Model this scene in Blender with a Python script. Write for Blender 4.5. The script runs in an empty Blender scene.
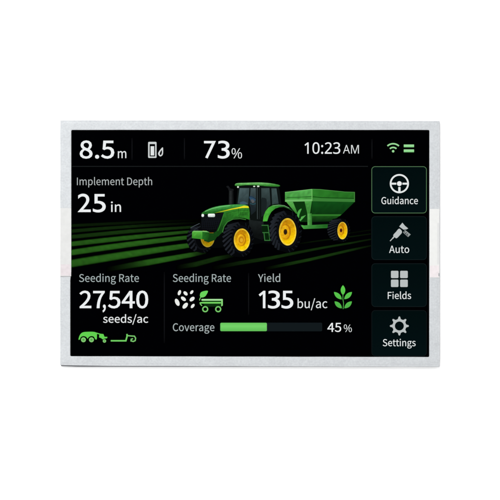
import bpy, math, json
from mathutils import Vector, noise
from mathutils.geometry import delaunay_2d_cdt

S = 0.0005                 # metres for one pixel of the 500-pixel photograph
T = 0.0034                 # thickness of the display panel
sc = bpy.context.scene
COL = sc.collection

# ------------------------------------------------------------ camera
cd = bpy.data.cameras.new('camera'); cam = bpy.data.objects.new('camera', cd); COL.objects.link(cam)
CAM_D = 1.6
cam.location = (0, 0, T + CAM_D)
cd.sensor_width = 36; cd.lens = 36 * CAM_D / (500 * S)
cd.clip_start = 0.05; cd.clip_end = 200
sc.camera = cam

# ------------------------------------------------------------ world and lamps (photo studio, white sweep)
w = bpy.data.worlds.new('World'); sc.world = w; w.use_nodes = True
w.node_tree.nodes['Background'].inputs[0].default_value = (0.9, 0.95, 1, 1)
w.node_tree.nodes['Background'].inputs[1].default_value = 0.02

def sun(name, direction, strength, angle, col=(1, 1, 1)):
    l = bpy.data.lights.new(name, 'SUN'); l.energy = strength; l.angle = math.radians(angle); l.color = col
    o = bpy.data.objects.new(name, l); COL.objects.link(o)
    o.rotation_euler = Vector(direction).to_track_quat('Z', 'Y').to_euler()
    return o
sun('overhead_light', (-0.30, 0.8, 1.15), 2.55, 30)
sun('side_fill', (1.0, 0.15, 1.0), 1.75, 50)  # this and the next two suns: added fill, washes shadows off the white
sun('far_side_fill', (-1.0, 0.0, 1.0), 1.2, 50)
sun('front_fill', (0.0, -1.0, 1.1), 1.55, 50)
ld = bpy.data.lights.new('softbox', 'AREA'); ld.energy = 2.3; ld.size = 0.30; ld.shape = 'SQUARE'
lo = bpy.data.objects.new('softbox', ld); COL.objects.link(lo)
lo.location = (-0.36, 0.33, 0.33)
lo.rotation_euler = (Vector(lo.location) - Vector((-0.03, 0.0, 0))).to_track_quat('Z', 'Y').to_euler()

sc.view_settings.view_transform = 'Standard'; sc.view_settings.look = 'None'
sc.view_settings.exposure = 0; sc.view_settings.gamma = 1
sc.cycles.filter_width = 1.6

# ------------------------------------------------------------ materials
def new_mat(name):
    m = bpy.data.materials.new(name); m.use_nodes = True
    return m, m.node_tree, m.node_tree.nodes, m.node_tree.nodes['Principled BSDF']

def metal_mat():
    m, nt, N, p = new_mat('galvanised_steel')
    tc = N.new('ShaderNodeTexCoord')
    n1 = N.new('ShaderNodeTexNoise'); n1.inputs['Scale'].default_value = 1300; n1.inputs['Detail'].default_value = 3
    n2 = N.new('ShaderNodeTexNoise'); n2.inputs['Scale'].default_value = 160; n2.inputs['Detail'].default_value = 4
    vo = N.new('ShaderNodeTexVoronoi'); vo.inputs['Scale'].default_value = 420
    for n in (n1, n2, vo): nt.links.new(tc.outputs['Object'], n.inputs['Vector'])
    mx = N.new('ShaderNodeMix'); mx.data_type = 'FLOAT'; mx.inputs[0].default_value = 0.28
    nt.links.new(n1.outputs[0], mx.inputs[2]); nt.links.new(n2.outputs[0], mx.inputs[3])
    ad = N.new('ShaderNodeMath'); ad.operation = 'MULTIPLY_ADD'; ad.inputs[1].default_value = 0.07
    bw = N.new('ShaderNodeRGBToBW'); nt.links.new(vo.outputs['Color'], bw.inputs[0])
    nt.links.new(bw.outputs[0], ad.inputs[0]); nt.links.new(mx.outputs[0], ad.inputs[2])
    cr = N.new('ShaderNodeValToRGB')
    cr.color_ramp.elements[0].position = 0.33; cr.color_ramp.elements[0].color = (0.290, 0.302, 0.312, 1)
    cr.color_ramp.elements[1].position = 0.78; cr.color_ramp.elements[1].color = (0.372, 0.385, 0.396, 1)
    nt.links.new(ad.outputs[0], cr.inputs[0]); nt.links.new(cr.outputs[0], p.inputs['Base Color'])
    p.inputs['Metallic'].default_value = 0.0; p.inputs['Roughness'].default_value = 0.5
    p.inputs['Specular IOR Level'].default_value = 0.4
    b = N.new('ShaderNodeBump'); b.inputs['Strength'].default_value = 0.12; b.inputs['Distance'].default_value = 0.0001
    nt.links.new(ad.outputs[0], b.inputs['Height']); nt.links.new(b.outputs[0], p.inputs['Normal'])
    return m

def plain(name, col, rough=0.6, var=0.04, scale=300, spec=0.3):
    m, nt, N, p = new_mat(name)
    tc = N.new('ShaderNodeTexCoord'); n = N.new('ShaderNodeTexNoise'); n.inputs['Scale'].default_value = scale
    nt.links.new(tc.outputs['Object'], n.inputs['Vector'])
    cr = N.new('ShaderNodeValToRGB')
    cr.color_ramp.elements[0].position = 0.3; cr.color_ramp.elements[1].position = 0.7
    cr.color_ramp.elements[0].color = tuple(c * (1 - var) for c in col) + (1,)
    cr.color_ramp.elements[1].color = tuple(min(1, c * (1 + var)) for c in col) + (1,)
    nt.links.new(n.outputs[0], cr.inputs[0]); nt.links.new(cr.outputs[0], p.inputs['Base Color'])
    p.inputs['Roughness'].default_value = rough; p.inputs['Specular IOR Level'].default_value = spec
    return m

M_METAL = metal_mat()
M_BACK = plain('shaded_steel_edge', (0.16, 0.165, 0.175), 0.5)  # shade of the bottom wall is put into this dark tone
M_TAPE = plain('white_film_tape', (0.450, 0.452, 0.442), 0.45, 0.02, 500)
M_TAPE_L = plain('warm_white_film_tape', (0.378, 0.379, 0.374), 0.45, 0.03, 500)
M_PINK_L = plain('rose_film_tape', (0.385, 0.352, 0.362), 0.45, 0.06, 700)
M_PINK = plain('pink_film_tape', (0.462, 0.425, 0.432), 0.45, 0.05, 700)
M_GREY = plain('grey_film_edge', (0.40, 0.402, 0.40), 0.5, 0.02, 500)
M_FLOOR = plain('white_paper_sweep', (0.90, 0.90, 0.90), 0.8, 0.004, 20, 0.1)
M_GLASS = plain('black_screen_glass', (0.00015, 0.00018, 0.0004), 0.3, 0.1, 200, 0.0)
M_GASKET = plain('black_gasket', (0.004, 0.004, 0.004), 0.7, 0.1, 300, 0.05)

def pixel_mat():
    m = bpy.data.materials.new('lit_screen_pixels'); m.use_nodes = True; nt = m.node_tree; nt.nodes.clear()
    a = nt.nodes.new('ShaderNodeAttribute'); a.attribute_name = 'Col'
    e = nt.nodes.new('ShaderNodeEmission'); o = nt.nodes.new('ShaderNodeOutputMaterial')
    nt.links.new(a.outputs['Color'], e.inputs[0]); nt.links.new(e.outputs[0], o.inputs[0])
    return m
M_PIX = pixel_mat()

# ------------------------------------------------------------ helpers
def P(x, y, z=0.0): return ((x - 250) * S, (250 - y) * S, z)
def lin(c): return tuple(((v / 255) / 12.92 if v / 255 <= 0.04045 else ((v / 255 + 0.055) / 1.055) ** 2.4) for v in c)
def link(name, me, parent=None, mats=()):
    o = bpy.data.objects.new(name, me); COL.objects.link(o)
    for m in mats: me.materials.append(m)
    if parent: o.parent = parent
    return o

def inside(x, y, loops, evenodd):
    wn = 0; cr = 0
    for L in loops:
        n = len(L)
        for i in range(n):
            x0, y0 = L[i]; x1, y1 = L[(i + 1) % n]
            if (y0 <= y) != (y1 <= y):
                xx = x0 + (y - y0) / (y1 - y0) * (x1 - x0)
                if xx > x:
                    cr += 1; wn += 1 if y1 > y0 else -1
    return (cr & 1) if evenodd else wn != 0

class Art:
    """flat lit graphics of the screen; shapes of one part, each on its own thin layer"""
    rough = 0
    def __init__(s, level): s.v = []; s.f = []; s.c = []; s.z = T - 0.00055 + level * 0.000012
    def shape(s, loops, col, evenodd=True, grid=0, up=0):
        if not isinstance(loops[0][0], (tuple, list)): loops = [loops]
        pts = []; edges = []
        for L in loops:
            b = len(pts); n = len(L)
            pts += [Vector(p) for p in L]; edges += [(b + i, b + (i + 1) % n) for i in range(n)]
        if grid:
            xs = [p.x for p in pts]; ys = [p.y for p in pts]
            gx = min(xs) + grid * .5
            while gx < max(xs):
                gy = min(ys) + grid * .5
                while gy < max(ys):
                    if inside(gx, gy, loops, evenodd): pts.append(Vector((gx, gy)))
                    gy += grid
                gx += grid
        r = delaunay_2d_cdt(pts, edges, [], 0, 1e-5)
        b = len(s.v)
        if up: s.z += up * 0.000004
        for p in r[0]:
            s.v.append(P(p.x, p.y, s.z)); c = col(p.x, p.y) if callable(col) else col
            if s.rough and grid:
                k = 1 + s.rough * (noise.noise(Vector((p.x * .9, p.y * 1.3, s.z * 9e4))) + .6 * noise.noise(Vector((p.x * .3, p.y * .3, 7)))); c = tuple(min(255, max(0, v * k)) for v in c)
            s.c.append(lin(c) + (1,))
        for t in r[2]:
            cx = sum(r[0][i].x for i in t) / 3; cy = sum(r[0][i].y for i in t) / 3
            if inside(cx, cy, loops, evenodd):
                a, q, d = [r[0][i] for i in t]
                if (q.x - a.x) * (d.y - a.y) - (q.y - a.y) * (d.x - a.x) > 0: t = t[::-1]   # y runs down
                s.f.append(tuple(b + i for i in t))
        s.z += 0.000002
        return s
    def build(s, name, parent, label=None):
        me = bpy.data.meshes.new(name); me.from_pydata(s.v, [], s.f)
        a = me.color_attributes.new('Col', 'FLOAT_COLOR', 'POINT')
        a.data.foreach_set('color', [x for c in s.c for x in c])
        o = link(name, me, parent, [M_PIX])
        if label: o['label'] = label
        return o

def ell(cx, cy, rx, ry, ang=0, n=36, a0=0, a1=360):
    a = math.radians(ang); o = []
    full = abs(a1 - a0) >= 360
    for i in range(n if full else n + 1):
        t = math.radians(a0 + (a1 - a0) * i / n); x = rx * math.cos(t); y = ry * math.sin(t)
        o.append((cx + x * math.cos(a) + y * math.sin(a), cy - x * math.sin(a) + y * math.cos(a)))
    return o
def rr(x0, y0, x1, y1, r, k=6):
    o = []
    for cx, cy, a in ((x1 - r, y0 + r, -90), (x1 - r, y1 - r, 0), (x0 + r, y1 - r, 90), (x0 + r, y0 + r, 180)):
        for i in range(k + 1):
            t = math.radians(a + 90 * i / k); o.append((cx + r * math.cos(t), cy + r * math.sin(t)))
    return o
def stroke(p, wd, closed=False):
    n = len(p); A = []; B = []
    for i in range(n):
        a = Vector(p[i - 1] if (i or closed) else p[0]); b = Vector(p[i]); c = Vector(p[(i + 1) % n] if (i < n - 1 or closed) else p[-1])
        d = Vector((0, 0))
        if (b - a).length: d += (b - a).normalized()
        if (c - b).length: d += (c - b).normalized()
        d.normalize(); nn = Vector((-d.y, d.x))
        e = (b - a).normalized() if (b - a).length else d
        k = 1 / max(.5, abs(Vector((-e.y, e.x)).dot(nn)))
        A.append(tuple(b + nn * wd / 2 * k)); B.append(tuple(b - nn * wd / 2 * k))
    return [A, B[::-1]] if closed else A + B[::-1]
def leaf(x0, y0, x1, y1, h, n=10):
    a = Vector((x0, y0)); d = Vector((x1 - x0, y1 - y0)); q = Vector((-d.y, d.x)).normalized(); o = []
    for s_ in (1, -1):
        for i in range(n):
            t = i / n if s_ == 1 else 1 - i / n
            o.append(tuple(a + d * t + q * s_ * h * math.sin(math.pi * t) ** .8))
    return o
def smooth(p, n=5):
    """Catmull-Rom through closed points"""
    o = []; m = len(p)
    for i in range(m):
        a, b, c, d = [Vector(p[(i + j) % m]) for j in (-1, 0, 1, 2)]
        for k in range(n):
            t = k / n
            o.append(tuple(.5 * ((2 * b) + (c - a) * t + (2 * a - 5 * b + 4 * c - d) * t * t + (3 * b - a - 3 * c + d) * t ** 3)))
    return o

GLYPHS = json.loads('''{"S":{" ":[306,[]],"%":[1256,[[280,387,400,425,479,533,508,705,479,875,400,981,280,1018,160,981,82,875,53,705,82,533,160,425],[280,464,210,491,164,572,147,705,164,837,210,916,280,941,349,916,395,837,412,705,395,572,349,491],[308,-18,393,-18,945,1018,861,1018],[977,-18,1096,19,1175,127,1203,299,1175,469,1096,576,977,613,857,576,779,469,750,299,779,127,857,19],[977,59,907,85,860,166,843,299,860,431,907,510,977,536,1046,510,1093,431,1111,299,1093,166,1046,85]]],",":[379,[[102,-259,209,-191,277,-95,302,26,289,104,253,154,196,172,150,161,116,131,102,85,115,38,148,8,194,-3,209,-1,192,-77,145,-140,72,-186]]],".":[379,[[190,-18,235,-6,267,27,280,76,267,127,235,160,190,172,144,160,112,127,100,76,112,27,144,-6]]],"/":[535,[[15,-244,106,-244,514,1083,424,1083]]],"0":[757,[[379,-18,508,15,606,112,668,275,690,503,668,730,606,891,508,986,379,1018,250,986,152,891,90,730,68,503,90,275,152,112,250,15],[379,83,279,127,213,264,188,503,213,741,279,877,379,920,479,877,546,741,570,503,546,264,479,127]]],"2":[757,[[60,0,689,0,689,108,412,108,359,106,303,103,248,98,409,262,533,420,613,573,641,724,605,879,504,981,349,1018,234,1000,139,949,55,872,127,801,187,861,257,902,334,917,437,891,498,821,518,719,501,612,447,497,357,370,228,230,60,74]]],"4":[757,[[464,0,581,0,581,276,715,276,715,375,581,375,581,1000,443,1000,27,357,27,276,464,276],[464,375,157,375,385,716,413,766,440,815,465,864,471,864,468,805,465,740,464,682]]],"5":[757,[[357,-18,517,23,637,139,685,325,643,506,535,610,383,644,328,639,279,626,233,604,259,894,636,894,636,1000,150,1000,117,533,184,491,238,523,290,543,351,550,460,523,532,445,558,322,529,196,453,115,345,86,242,102,162,142,100,196,37,115,115,51,220,2]]],"7":[757,[[270,0,400,0,411,184,431,347,465,497,516,639,591,779,693,925,693,1000,67,1000,67,894,553,894,465,759,396,625,344,487,308,340,284,179]]],"8":[757,[[382,-18,546,17,655,109,694,240,670,358,609,443,527,503,527,510,587,570,638,653,659,752,626,888,532,981,385,1015,245,983,147,894,111,761,129,666,178,590,246,531,246,525,158,461,90,369,63,248,104,111,217,17],[450,543,339,594,256,662,224,761,245,846,301,902,383,922,475,898,532,835,553,745,541,673,506,606],[383,75,276,99,201,164,173,259,191,349,240,425,311,486,443,428,539,354,576,244,552,156,485,97]]],"A":[829,[[5,0,132,0,229,306,595,306,690,0,824,0,484,1000,344,1000],[261,405,310,559,344,671,377,783,409,898,415,898,447,784,480,672,516,559,563,405]]],"C":[870,[[514,-18,634,-1,735,48,821,126,752,206,684,145,608,106,520,93,354,143,247,285,209,503,249,719,358,858,524,907,603,895,671,862,729,813,797,895,727,955,635,1000,523,1018,346,982,206,880,113,717,79,499,112,282,203,119,341,17]]],"D":[939,[[138,0,393,0,593,34,739,133,828,291,858,503,828,716,738,871,590,967,387,1000,138,1000],[263,104,263,898,377,898,573,852,690,718,729,503,690,288,573,151,377,104]]],"F":[753,[[138,0,263,0,263,449,645,449,645,555,263,555,263,894,714,894,714,1000,138,1000]]],"G":[940,[[531,-18,656,-3,760,38,839,98,839,518,510,518,510,413,723,413,723,151,675,120,612,100,543,93,361,143,248,285,209,503,250,719,366,858,542,907,631,894,701,861,757,813,825,895,756,953,661,999,538,1018,354,982,209,880,114,717,79,499,113,282,206,119,349,17]]],"I":[400,[[138,0,263,0,263,1000,138,1000]]],"R":[866,[[263,525,263,898,431,898,564,881,646,825,674,720,646,612,564,547,431,525],[686,0,828,0,574,438,693,491,771,585,799,720,754,885,631,974,450,1000,138,1000,138,0,263,0,263,424,443,424]]],"S":[813,[[415,-18,596,21,713,122,754,266,727,390,653,475,548,533,407,595,329,631,266,683,240,763,263,840,328,889,427,907,514,896,589,864,655,814,720,895,640,959,540,1002,427,1018,265,983,153,890,112,753,144,630,221,548,315,497,458,434,544,392,604,338,626,255,601,170,529,113,416,93,314,108,220,151,141,217,65,130,163,51,280,0]]],"Y":[724,[[299,0,424,0,424,387,726,1000,595,1000,467,718,434,645,401,572,366,498,360,498,326,572,294,645,262,718,132,1000,-1,1000,299,387]]],"a":[768,[[296,-18,385,-3,467,35,542,89,546,89,557,0,659,0,659,456,633,616,550,722,402,760,289,744,190,708,112,663,160,577,224,615,299,644,382,656,476,629,522,560,535,469,277,418,128,328,80,192,109,78,185,7],[332,83,265,95,218,133,201,201,232,285,337,346,535,386,535,180,466,126,400,94]]],"b":[843,[[452,-18,610,30,728,166,774,382,740,582,640,713,479,760,397,746,318,709,246,656,251,789,251,1086,126,1086,126,0,225,0,236,76,241,76,309,26,381,-6],[431,87,377,94,315,118,251,164,251,554,319,609,385,643,447,655,561,620,625,525,644,381,616,223,541,123]]],"c":[696,[[417,-18,504,-6,585,26,658,75,603,160,552,122,494,96,428,86,308,122,228,220,199,370,230,519,312,619,432,655,487,647,536,624,580,591,643,673,585,716,514,748,427,760,250,714,121,581,71,370,117,160,240,28]]],"d":[846,[[378,-18,463,-3,539,35,603,87,607,87,618,0,720,0,720,1086,595,1086,595,801,602,674,538,720,471,749,393,760,235,712,118,578,72,370,110,160,216,28],[405,87,295,121,225,218,201,371,230,520,306,619,415,655,475,647,534,622,595,577,595,188,534,132,471,98]]],"e":[756,[[426,-18,519,-8,599,19,668,57,625,141,568,109,507,89,439,82,315,114,230,204,194,341,693,341,696,362,698,386,698,412,664,596,563,717,402,760,241,712,119,578,71,370,119,161,246,28],[192,430,231,555,307,633,405,660,504,634,567,556,589,430]]],"g":[769,[[375,-341,574,-305,704,-212,750,-85,721,16,635,73,492,91,347,91,269,102,228,130,217,172,223,208,240,236,265,261,300,247,337,238,374,235,512,266,609,355,645,492,638,553,617,605,585,645,737,645,737,741,479,741,449,751,414,757,374,760,236,727,136,636,97,495,111,413,147,345,194,296,194,291,155,256,124,210,112,153,121,100,144,60,179,31,179,25,119,-23,82,-81,70,-143,109,-251,216,-318],[374,319,296,341,239,402,217,495,238,589,295,648,374,668,454,648,511,589,532,495,510,402,453,341],[393,-255,277,-239,204,-194,179,-126,186,-83,211,-40,254,0,287,-6,320,-10,349,-11,477,-11,560,-20,610,-50,628,-105,599,-178,517,-233]]],"h":[828,[[126,0,251,0,251,538,319,600,383,638,453,651,533,630,579,566,593,453,593,0,718,0,718,469,693,628,619,726,491,760,398,743,317,698,246,636,251,789,251,1086,126,1086]]],"i":[375,[[126,0,251,0,251,741,126,741],[188,894,232,904,261,933,271,977,261,1019,232,1047,188,1057,145,1047,117,1019,106,977,117,933,145,904]]],"l":[387,[[256,-18,286,-16,310,-12,329,-7,311,89,300,87,292,86,285,86,268,91,256,108,251,139,251,1086,126,1086,126,147,139,58,181,2]]],"m":[1263,[[126,0,251,0,251,538,316,601,378,638,437,651,514,630,560,566,574,453,574,0,698,0,698,538,765,601,827,638,885,651,963,630,1008,566,1023,453,1023,0,1147,0,1147,469,1123,628,1049,726,924,760,837,742,756,692,678,618,637,694,571,743,473,760,389,743,312,697,243,633,240,633,228,741,126,741]]],"n":[832,[[126,0,251,0,251,538,319,600,383,638,453,651,533,630,579,566,593,453,593,0,718,0,718,469,693,628,619,726,491,760,397,743,316,697,243,633,240,633,228,741,126,741]]],"o":[827,[[413,-18,583,28,707,160,756,370,707,581,583,714,413,760,244,714,119,581,71,370,119,160,244,28],[413,86,301,122,226,220,199,370,226,519,301,619,413,655,526,619,602,519,629,370,602,220,526,122]]],"p":[846,[[126,-312,251,-312,251,-61,247,68,315,21,384,-8,452,-18,610,30,728,166,774,382,740,582,640,713,479,760,394,745,315,707,243,655,240,655,228,741,126,741],[431,87,377,94,316,118,251,164,251,554,320,609,385,643,447,655,561,620,625,525,644,381,616,223,541,123]]],"r":[529,[[126,0,251,0,251,476,307,576,372,631,437,648,464,647,486,643,509,636,532,744,509,753,483,758,453,760,374,741,302,688,243,606,240,606,228,741,126,741]]],"s":[638,[[319,-18,467,13,557,92,588,202,554,314,469,382,363,427,285,459,226,498,203,555,218,609,264,648,341,663,402,654,457,631,509,598,569,675,505,718,427,748,340,760,201,731,115,656,85,550,117,446,198,380,300,336,380,303,444,258,469,195,453,137,405,95,323,79,242,90,170,121,104,168,44,85,123,32,217,-4]]],"t":[514,[[357,-18,404,-14,451,-4,495,10,471,104,444,94,415,86,386,83,318,100,282,148,271,225,271,640,473,640,473,741,271,741,271,950,168,950,154,741,37,734,37,640,147,640,147,229,167,99,233,13]]],"u":[828,[[342,-18,435,-1,515,46,587,116,591,116,600,0,704,0,704,741,580,741,580,216,513,144,449,103,379,90,300,110,254,174,240,286,240,741,115,741,115,271,139,112,214,15]]],"v":[711,[[285,0,431,0,693,741,570,741,430,319,407,246,384,173,362,101,355,101,332,173,310,246,286,319,147,741,18,741]]]},"N":{"%":[1164,[[273,1014,337,1005,389,978,430,932,460,870,477,793,483,702,478,610,460,533,432,470,392,424,339,396,273,387,212,396,161,424,121,470,92,533,74,610,69,702,74,793,90,870,118,932,157,978,209,1005],[273,927,241,921,215,902,195,870,182,826,174,770,171,702,174,633,182,577,195,532,215,500,241,481,273,475,306,481,333,500,354,532,369,576,378,632,381,702,378,770,369,826,354,870,333,902,306,921],[913,1000,359,0,251,0,805,1000],[885,613,948,604,1000,577,1041,532,1071,469,1089,393,1095,301,1090,209,1073,132,1044,69,1004,23,951,-5,885,-14,824,-5,773,23,733,69,704,132,687,209,681,301,686,393,702,469,730,532,769,577,821,604],[885,525,853,519,827,500,807,469,794,426,786,370,783,301,786,232,794,175,807,131,827,99,853,81,885,74,918,80,946,99,966,130,981,174,990,231,993,301,990,370,981,426,966,469,946,500,918,519]]],"0":[801,[[732,501,730,423,724,351,714,284,700,224,680,170,656,123,627,82,592,48,553,21,507,2,456,-10,399,-14,329,-7,267,13,214,48,169,95,132,154,104,225,89,285,78,352,71,424,69,501,71,580,77,652,87,718,102,779,128,849,163,908,207,954,261,988,325,1009,399,1015,470,1009,532,988,585,954,631,908,668,849,696,779,712,718,723,652,730,580],[192,501,194,415,201,339,212,273,229,217,250,172,278,137,312,111,352,96,399,91,446,96,487,111,520,136,548,171,570,216,587,272,599,339,606,415,608,501,606,588,599,664,587,729,570,784,548,830,520,865,487,890,446,905,399,910,352,905,312,890,278,865,250,830,229,784,212,729,201,664,194,588]]],"1":[801,[[497,0,377,0,377,699,377,725,377,747,377,768,378,786,379,803,380,820,382,871,368,857,354,844,342,833,296,794,189,707,125,790,395,1000,497,1000]]],"2":[801,[[728,0,67,0,67,102,329,367,377,415,419,460,457,501,488,540,514,579,535,617,550,656,559,697,562,741,556,792,540,833,513,866,477,890,434,904,385,909,339,906,296,898,257,884,220,865,182,841,144,814,78,896,105,918,134,938,165,957,197,973,231,987,267,999,305,1007,344,1012,385,1014,445,1010,498,1000,546,982,588,957,622,927,651,890,671,848,684,800,688,748,684,697,673,648,655,601,631,555,601,510,566,466,525,420,481,373,431,324,223,118,223,112,728,112]]],"3":[801,[[690,766,688,723,679,685,665,650,646,619,622,593,593,570,560,552,523,537,483,527,483,521,557,506,616,481,662,445,695,400,715,346,721,284,717,229,703,177,681,130,649,88,607,52,555,24,493,3,421,-10,338,-14,286,-13,238,-9,192,-2,148,8,105,22,63,41,63,155,106,136,151,120,199,107,247,97,293,92,339,90,420,95,485,113,533,142,566,182,586,230,592,287,589,326,578,360,560,389,534,412,502,431,464,445,419,455,368,462,312,464,216,464,216,569,314,569,366,571,412,579,452,592,486,610,514,633,536,659,552,689,561,722,564,758,559,803,543,840,515,870,479,893,434,906,382,910,348,909,316,906,286,900,257,892,231,882,205,870,180,857,155,842,130,826,69,910,107,937,151,961,201,983,256,1000,316,1011,381,1014,477,1006,554,983,614,944,657,893,682,834]]],":":[375,[[101,76,104,107,112,131,126,148,144,160,164,167,186,169,209,167,230,160,249,148,263,131,272,107,275,76,272,45,263,21,249,3,230,-10,209,-17,186,-20,164,-17,144,-10,126,3,112,21,104,45],[101,675,104,707,112,732,126,749,144,761,164,768,186,770,209,768,230,761,249,749,263,732,272,707,275,675,272,645,263,620,249,602,230,590,209,582,186,580,164,582,144,590,126,602,112,620,104,645]]],"A":[895,[[763,0,643,310,246,310,127,0,0,0,391,1004,504,1004,894,0],[493,724,490,734,485,747,479,765,473,785,466,805,460,826,454,845,450,861,445,874,441,855,436,836,431,817,426,799,420,781,415,765,402,724,289,422,605,422]]],"M":[1270,[[577,0,248,877,242,877,244,856,246,833,247,805,249,776,250,744,251,711,251,676,252,642,252,606,252,0,136,0,136,1000,322,1000,630,181,636,181,950,1000,1134,1000,1134,0,1010,0,1010,615,1010,647,1010,680,1011,712,1012,744,1014,774,1015,803,1017,830,1019,854,1020,875,1014,875,681,0]]],"x":[741,[[297,384,38,751,178,751,371,468,563,751,702,751,443,384,716,0,576,0,371,300,164,0,25,0]]]},"B":{"%":[997,[[736,326,795,309,836,268,852,210,836,151,795,110,736,94,678,110,636,151,620,210,636,268,678,309],[736,434,665,423,604,391,555,342,523,280,512,210,523,138,555,77,604,28,665,-3,736,-15,806,-3,868,29,916,78,949,139,960,210,949,280,916,342,868,391,806,423],[883,1013,773,1013,114,-15,224,-15],[261,1012,190,1000,129,968,80,920,48,858,37,787,48,716,80,655,129,606,190,574,261,563,331,575,393,607,441,655,474,717,485,787,474,858,441,920,393,968,331,1000],[261,903,320,887,361,845,377,787,361,729,320,687,261,672,203,687,161,729,145,787,161,845,203,887]]],"1":[733,[[440,1000,296,1000,296,0,440,0]]],"2":[733,[[683,136,301,136,378,230,443,314,497,389,540,457,572,521,594,581,607,641,611,701,604,776,583,844,548,901,502,948,446,984,380,1006,306,1013,247,1007,188,990,130,960,70,918,70,738,130,802,187,843,242,866,296,872,364,859,419,820,455,760,468,685,460,610,437,543,397,471,363,415,323,356,279,296,233,236,186,176,139,118,93,62,50,10,50,0,683,0]]],"3":[733,[[119,834,181,859,236,873,289,877,360,866,415,837,450,790,462,727,450,666,412,621,351,592,264,582,264,450,357,441,424,406,465,352,478,283,467,217,434,167,383,135,317,123,262,128,206,142,151,166,94,199,94,44,166,13,237,-7,306,-13,382,-6,450,16,508,50,556,96,592,152,614,217,622,290,613,366,587,436,543,492,478,528,536,568,576,617,598,677,606,752,596,827,569,890,525,942,467,981,395,1005,311,1013,241,1009,179,995,119,971]]],"5":[733,[[592,1000,148,1000,148,479,250,494,337,486,406,459,457,418,488,365,499,304,482,234,438,177,372,138,292,123,237,128,182,142,127,165,73,196,73,48,135,20,194,1,253,-10,315,-13,384,-7,446,11,502,39,550,77,589,124,618,179,636,240,642,306,636,374,617,435,587,490,545,538,493,575,431,603,359,618,279,620,279,871,592,871]]],"7":[733,[[718,1000,72,1000,72,864,504,864,138,43,265,-13]]],"n":[733,[[220,658,89,658,89,0,220,0,220,472,277,527,330,558,384,567,453,548,497,492,513,408,513,0,644,0,644,406,636,488,613,555,578,606,533,643,479,664,419,672,347,660,280,626,223,572,220,572]]]}}''')

def grow(L, wd):
    n = len(L); o = []
    L = [p for i, p in enumerate(L) if (Vector(p) - Vector(L[i - 1])).length > 1e-4]; n = len(L)
    for i in range(n):
        a, b, c = Vector(L[i - 1]), Vector(L[i]), Vector(L[(i + 1) % n])
        n1 = (b - a).normalized(); n2 = (c - b).normalized()
        n1 = Vector((n1.y, -n1.x)); n2 = Vector((n2.y, -n2.x)); m = n1 + n2
        if m.length < .2: m = n1
        m.normalize(); o.append(tuple(b + m * wd / max(.6, m.dot(n1))))
    return o

def text(art, body, x0, x1, H, base, font, col, wd=0.0):
    """body set so its ink runs from x0 to x1, cap height H, on baseline base"""
    G = GLYPHS[font]; px = 0; runs = []
    sy = (H - 2 * wd) / 1000
    for ch in body:
        adv, loops = G[ch]
        runs.append((px, [list(zip(l[::2], l[1::2])) for l in loops])); px += adv
    xs = [px_ + x for px_, ls in runs for l in ls for x, y in l]
    a, b = min(xs), max(xs); sx = (x1 - x0 - 2 * wd) / (b - a)
    for off, ls in runs:
        if not ls: continue
        q = [[((off + x - a) * sx, y * sy) for x, y in l] for l in ls]
        area = sum(l[i - 1][0] * l[i][1] - l[i][0] * l[i - 1][1] for l in q for i in range(len(l)))
        if area < 0: q = [l[::-1] for l in q]
        q = [grow(l, wd) for l in q]
        q = [[(x0 + wd + x, base - wd - y) for x, y in l] for l in q]
        art.shape(q, col, evenodd=False); art.z -= 0.000002
    art.z += 0.000002
    return art

# ------------------------------------------------------------ the white surface
me = bpy.data.meshes.new('surface'); g = 30
me.from_pydata([(-g, -g, 0), (g, -g, 0), (g, g, 0), (-g, g, 0)], [], [(0, 1, 2, 3)])
surf = link('surface', me, None, [M_FLOOR]); surf['kind'] = 'structure'

# ------------------------------------------------------------ the display panel
root = bpy.data.objects.new('display_panel', None); COL.objects.link(root); root.empty_display_size = .05
root['label'] = 'flat silver framed display panel with a lit farm machinery screen, lying on white'
root['category'] = 'display panel'

def quad_loop(TL, TR, BR, BL, r, k=5, m=24, fx=None, ins=0.0):
    """closed loop with rounded corners, sampled sides; ins moves it inwards"""
    TL = (TL[0] + ins, TL[1] + ins); TR = (TR[0] - ins, TR[1] + ins); BR = (BR[0] - ins, BR[1] - ins); BL = (BL[0] + ins, BL[1] - ins)
    r = max(.15, r); o = []
    cs = [TL, TR, BR, BL]
    for i in range(4):
        p, c, n_ = Vector(cs[i - 1]), Vector(cs[i]), Vector(cs[(i + 1) % 4])
        d0 = (p - c).normalized(); d1 = (n_ - c).normalized()
        A = c + d0 * r; B = c + d1 * r
        for j in range(k + 1):
            t = j / k; q = A * (1 - t) ** 2 + c * 2 * t * (1 - t) + B * t * t; o.append(q)
        E_ = n_ + (c - n_).normalized() * r
        for j in range(1, m): o.append(B + (E_ - B) * (j / m))
    res = [(q.x, q.y) for q in o]
    if fx: res = [fx(x, y) for x, y in res]
    return res

def f_out(x, y):                       # the bottom edge bows slightly; the top edge dips at its right end
    if y > 300:
        t = min(1, max(0, (x - 60) / 60)); y += 0.75 * (1 - (1 - t) ** 2) * (1 - max(0, x - 60) / 380) ** .6
    y += 0.05 * math.sin(x * .13) + .04 * math.sin(x * .31 + 1)
    x += 0.05 * math.sin(y * .11 + 2)
    return x, y
def f_in(x, y):
    if x < 80 and y > 275.8: x -= 1.0 * min(1, (y - 275.8) / 1.5)
    y += 0.05 * math.sin(x * .09)
    return x, y

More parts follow.
